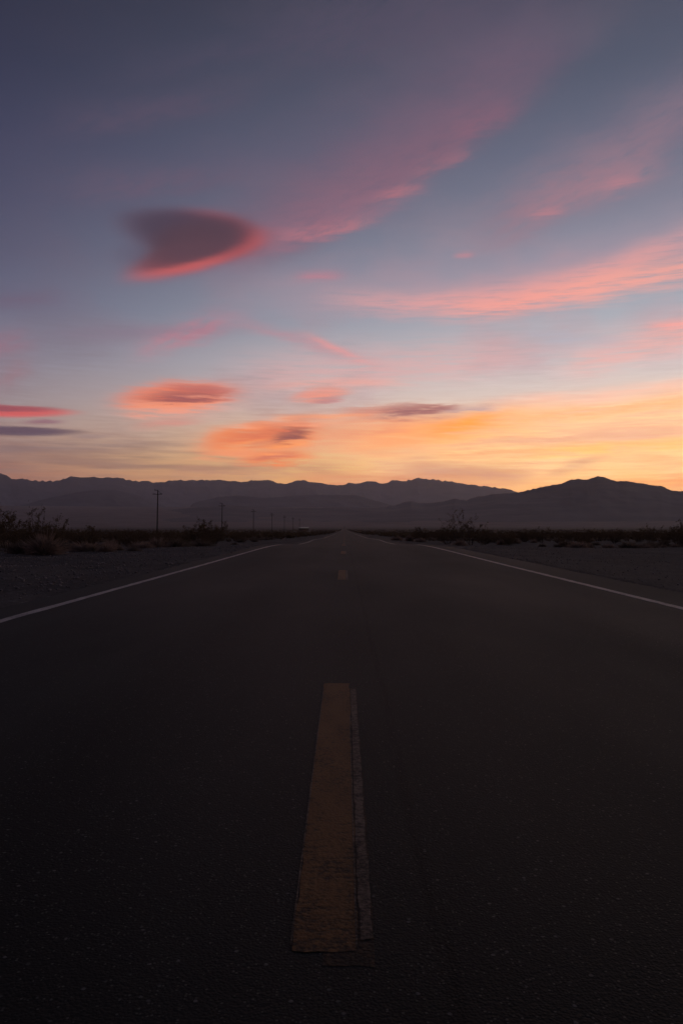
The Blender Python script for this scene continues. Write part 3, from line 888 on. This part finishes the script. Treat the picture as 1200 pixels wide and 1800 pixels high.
# beyond about 220 m the scrub reads as one mass
def scatter_mass(n, r0, r1, name, mat, label, cat, hmin, hmax, nb_=9):
    Vs, Fs = [], []; base_ = 0
    th = np.radians(rng.uniform(-30, 30, n)); u_ = rng.random(n)
    r = r0 * (r1 / r0) ** u_
    x = r * np.sin(th); y = r * np.cos(th)
    edge = np.clip((300 - r) / 150, 0, 1) * 4; ok = (x < -6.5 - edge) | (x > 7.5 + edge); x, y, r = x[ok], y[ok], r[ok]
    z = ground_z(x, y); n = len(x)
    grow = np.clip(r / 700, 1, 2.2)
    h_ = rng.uniform(hmin, hmax, n); w_ = h_ * rng.uniform(0.7, 1.3, n) * grow
    # every plant: nb_ crossing twig fans (narrow triangles) rising from its foot
    a = rng.uniform(0, 2 * math.pi, (n, nb_)); ln = rng.uniform(0.1, 1.0, (n, nb_))
    tx = np.cos(a) * ln * w_[:, None] * 0.7; ty = np.sin(a) * ln * w_[:, None] * 0.7
    tz = h_[:, None] * rng.uniform(0.55, 1.0, (n, nb_)) * (1 - 0.35 * ln)
    pa = a + math.pi / 2 + rng.normal(0, 0.5, a.shape); ww = w_[:, None] * rng.uniform(0.16, 0.34, a.shape)
    cx_, cy_ = np.cos(pa) * ww, np.sin(pa) * ww
    X0, Y0, Z0 = x[:, None], y[:, None], z[:, None] - 0.05
    v = np.stack([
        np.stack([X0 + tx * 0.45 - cx_, Y0 + ty * 0.45 - cy_, Z0 + tz * 0.45], -1),
        np.stack([X0 + tx * 0.15, Y0 + ty * 0.15, Z0 + tz * 0], -1),
        np.stack([X0 + tx * 0.45 + cx_, Y0 + ty * 0.45 + cy_, Z0 + tz * 0.4], -1),
        np.stack([X0 + tx, Y0 + ty, Z0 + tz], -1)], 2)
    v = v.reshape(-1, 3); f = np.arange(len(v)).reshape(-1, 4)
    return obj(name, mesh(name, v, f, mat), label=label, category=cat, kind='stuff')


scatter_mass(15000, 150, 3200, 'distant_scrub', mat_leaf, 'dark mass of low scrub covering the valley floor to the horizon', 'scrub', 0.6, 1.25)
scatter_mass(5000, 95, 900, 'distant_dry_scrub', mat_sage, 'paler dry scrub scattered among the dark scrub of the plain', 'scrub', 0.3, 0.75)

# ------------------------------------------------------------------ gravel
def gravel(n, fn, name, label, smin, smax):
    ico = np.array([(0, 0, 1), (0.9, 0, 0.2), (0.25, 0.85, 0.25), (-0.75, 0.5, 0.15), (-0.7, -0.55, 0.2), (0.3, -0.85, 0.2), (0, 0, -0.6)])
    fc = np.array([(0, 1, 2), (0, 2, 3), (0, 3, 4), (0, 4, 5), (0, 5, 1), (6, 2, 1), (6, 3, 2), (6, 4, 3), (6, 5, 4), (6, 1, 5)])
    x, y = fn(n)
    z = ground_z(x, y); n = len(x)
    s_ = smin * (smax / smin) ** (rng.random(n) ** 3)
    a = rng.uniform(0, 6.28, n); ca, sa = np.cos(a), np.sin(a)
    v = ico[None] * (s_[:, None, None] * rng.uniform(0.6, 1.2, (n, 1, 3))) * rng.uniform(0.8, 1.2, (n, 7, 1))
    vx = v[..., 0] * ca[:, None] - v[..., 1] * sa[:, None]; vy = v[..., 0] * sa[:, None] + v[..., 1] * ca[:, None]
    v = np.stack([vx + x[:, None], vy + y[:, None], v[..., 2] * 0.6 + z[:, None] + s_[:, None] * 0.12], -1).reshape(-1, 3)
    f = (fc[None] + (np.arange(n) * 7)[:, None, None]).reshape(-1, 3)
    return obj(name, mesh(name, v, f, mat_stone), label=label, category='gravel', kind='stuff')


def left_area(n):
    y = 7 + 60 * rng.random(n) ** 1.3; x = LE - 0.15 - rng.exponential(1.0, n) * 0 - rng.random(n) ** 0.8 * 17
    k = vis(x, y); return x[k], y[k]
def right_area(n):
    y = 8 + 60 * rng.random(n) ** 1.3; x = RE + 0.15 + rng.random(n) ** 0.8 * 22
    k = vis(x, y); return x[k], y[k]
def vis(x, y): return np.abs(x / y) < 0.56
gravel(52000, left_area, 'gravel', 'loose pale stones and grit on the left verge', 0.008, 0.06)
gravel(36000, right_area, 'gravel', 'sparse grit and stones on the darker right verge', 0.008, 0.045)

# ------------------------------------------------------------------ utility poles
def lathe(rings, k=10):
    Vv, Ff = [], []
    for r_, z_ in rings:
        for i in range(k):
            q = 2 * math.pi * i / k; Vv.append((r_ * math.cos(q), r_ * math.sin(q), z_))
    for j in range(len(rings) - 1):
        for i in range(k):
            Ff.append((j * k + i, j * k + (i + 1) % k, (j + 1) * k + (i + 1) % k, (j + 1) * k + i))
    Ff.append(tuple(range(k))[::-1]); Ff.append(tuple((len(rings) - 1) * k + i for i in range(k)))
    return Vv, Ff


def box(cx_, cy_, cz_, sx, sy, sz):
    Vv = [(cx_ + a * sx / 2, cy_ + b_ * sy / 2, cz_ + c_ * sz / 2) for a in (-1, 1) for b_ in (-1, 1) for c_ in (-1, 1)]
    Ff = [(0, 1, 3, 2), (4, 6, 7, 5), (0, 4, 5, 1), (2, 3, 7, 6), (0, 2, 6, 4), (1, 5, 7, 3)]
    return Vv, Ff


HP = 12.3
v_, f_ = lathe([(0.19, -0.6), (0.18, 0.5), (0.155, HP * 0.5), (0.125, HP - 0.05), (0.10, HP)])
me_pole = mesh('pole', v_, f_, mat_wood, True)
v_, f_ = box(0, -0.17, HP - 1.12, 2.7, 0.11, 0.14); me_arm = mesh('crossarm', v_, f_, mat_wood)
v_, f_ = box(-0.42, -0.17, HP - 0.05, 0.95, 0.10, 0.12); me_arm2 = mesh('crossarm', v_, f_, mat_wood)
vv, ff = [], []; tube(vv, ff, (0.1, -0.25, HP - 0.15), (1.15, -0.25, HP - 1.03), 0.035, 0.035, 4); me_brace = mesh('brace', vv, ff, mat_wood)
v_, f_ = lathe([(0.02, 0), (0.07, 0.03), (0.05, 0.1), (0.075, 0.14), (0.04, 0.22), (0.01, 0.24)], 8); me_ins = mesh('insulator', v_, f_, mat_porc, True)
pole_labels = ['nearest and tallest utility pole with a braced crossarm, far left', 'second utility pole, rising behind the dark shrub mass left of the road',
               'third utility pole from the left, its crossarm just visible', 'fourth utility pole from the left, thin and distant',
               'fifth utility pole from the left, barely above the plain', 'sixth and farthest clear utility pole, nearest the pale roof',
               'seventh utility pole, a faint stick just left of the road end']
for k, lab in enumerate(pole_labels):
    y = 211 + 112 * k; x = -50.0
    t_ = empty('utility_pole', (x, y, gz1(x, y)), 0, label=lab, category='utility pole', group='utility poles in a line left of the road')
    t_.rotation_euler = (0, R([0.9, 0.3, 0.1, -0.2, 0.4, 0.0, 0.2][k]), R(-14 + 4 * (k % 3)))
    gz_t = t_.location.z
    t_.scale = (1, 1, (EYE + 10.15 - gz_t) / HP)
    obj('pole', me_pole, t_); obj('crossarm', me_arm, t_); obj('crossarm', me_arm2, t_); obj('brace', me_brace, t_)
    for ix, iz in ((-1.25, HP - 1.05), (-0.75, HP - 1.05), (0.8, HP - 1.05), (1.25, HP - 1.05), (-0.82, HP + 0.01)):
        obj('insulator', me_ins, t_, (ix, -0.17, iz))

# ------------------------------------------------------------------ a long shed with a pale roof, far down the valley
sx_, sy_ = at(534, 1300)
zz = gz1(sx_, sy_)
shed = empty('long_shed', (sx_, sy_, zz), 0, label='long low shed with an added pale glow band, far off left of the road end', category='shed')
Lw, Dw = 17.0, 9.0
Hw = EYE + 1.0 - zz
v_, f_ = box(0, 0, Hw / 2, Lw - 0.6, Dw - 0.6, Hw); obj('wall', mesh('wall', v_, f_, mat_wall), shed)
rv = [(-Lw / 2, -Dw / 2, Hw), (Lw / 2, -Dw / 2, Hw), (Lw / 2, 0, Hw + 0.5), (-Lw / 2, 0, Hw + 0.5), (-Lw / 2, Dw / 2, Hw), (Lw / 2, Dw / 2, Hw)]
rv2 = rv + [(a_, b_, c_ + 0.12) for a_, b_, c_ in rv]
rf = [(0, 3, 2, 1), (3, 4, 5, 2), (6, 7, 8, 9), (9, 8, 11, 10), (0, 1, 7, 6), (5, 4, 10, 11), (0, 6, 9, 3), (3, 9, 10, 4), (1, 2, 8, 7), (2, 5, 11, 8)]
obj('roof', mesh('roof', rv2, rf, mat_metal), shed)
# glowing panels added under the eave to brighten the thin pale line
mat_glow = bpy.data.materials.new('added_glow'); mat_glow.use_nodes = True
bl = mat_glow.node_tree.nodes['Principled BSDF']
bl.inputs['Emission Color'].default_value = (1.0, 0.80, 0.74, 1); bl.inputs['Emission Strength'].default_value = 0.14
v_, f_ = box(0, 0, 0, 2.9, 0.08, 0.7)
me_glow = mesh('glow_panel', v_, f_, mat_glow)
for k in range(5): obj('glow_panel', me_glow, shed, (-6.4 + 3.2 * k, -Dw / 2 + 0.26, Hw - 0.7))
v_, f_ = box(7.6, -Dw / 2 + 0.27, 1.1, 1.0, 0.08, 2.2); obj('door', mesh('door', v_, f_, mat_wood), shed)

# ------------------------------------------------------------------ haze
HX = 36500.0
v_, f_ = box(0, 0, 0, 2 * HX, 2 * HX, HT + 60)
me = mesh('haze', [(a_, b_, c_ + (HT + 60) / 2 - 60) for a_, b_, c_ in v_], f_)
hz = bpy.data.materials.new('haze_air'); hz.use_nodes = True
hz.node_tree.nodes.clear()
pv = hz.node_tree.nodes.new('ShaderNodeVolumePrincipled')
pv.inputs['Color'].default_value = (0.83, 0.85, 0.97, 1)
pv.inputs['Density'].default_value = SIGMA
pv.inputs['Anisotropy'].default_value = 0.6
ho = hz.node_tree.nodes.new('ShaderNodeOutputMaterial')
hz.node_tree.links.new(pv.outputs[0], ho.inputs['Volume'])
me.materials.append(hz)
obj('haze', me, kind='stuff', label='thin dusk haze filling the whole valley', category='haze')
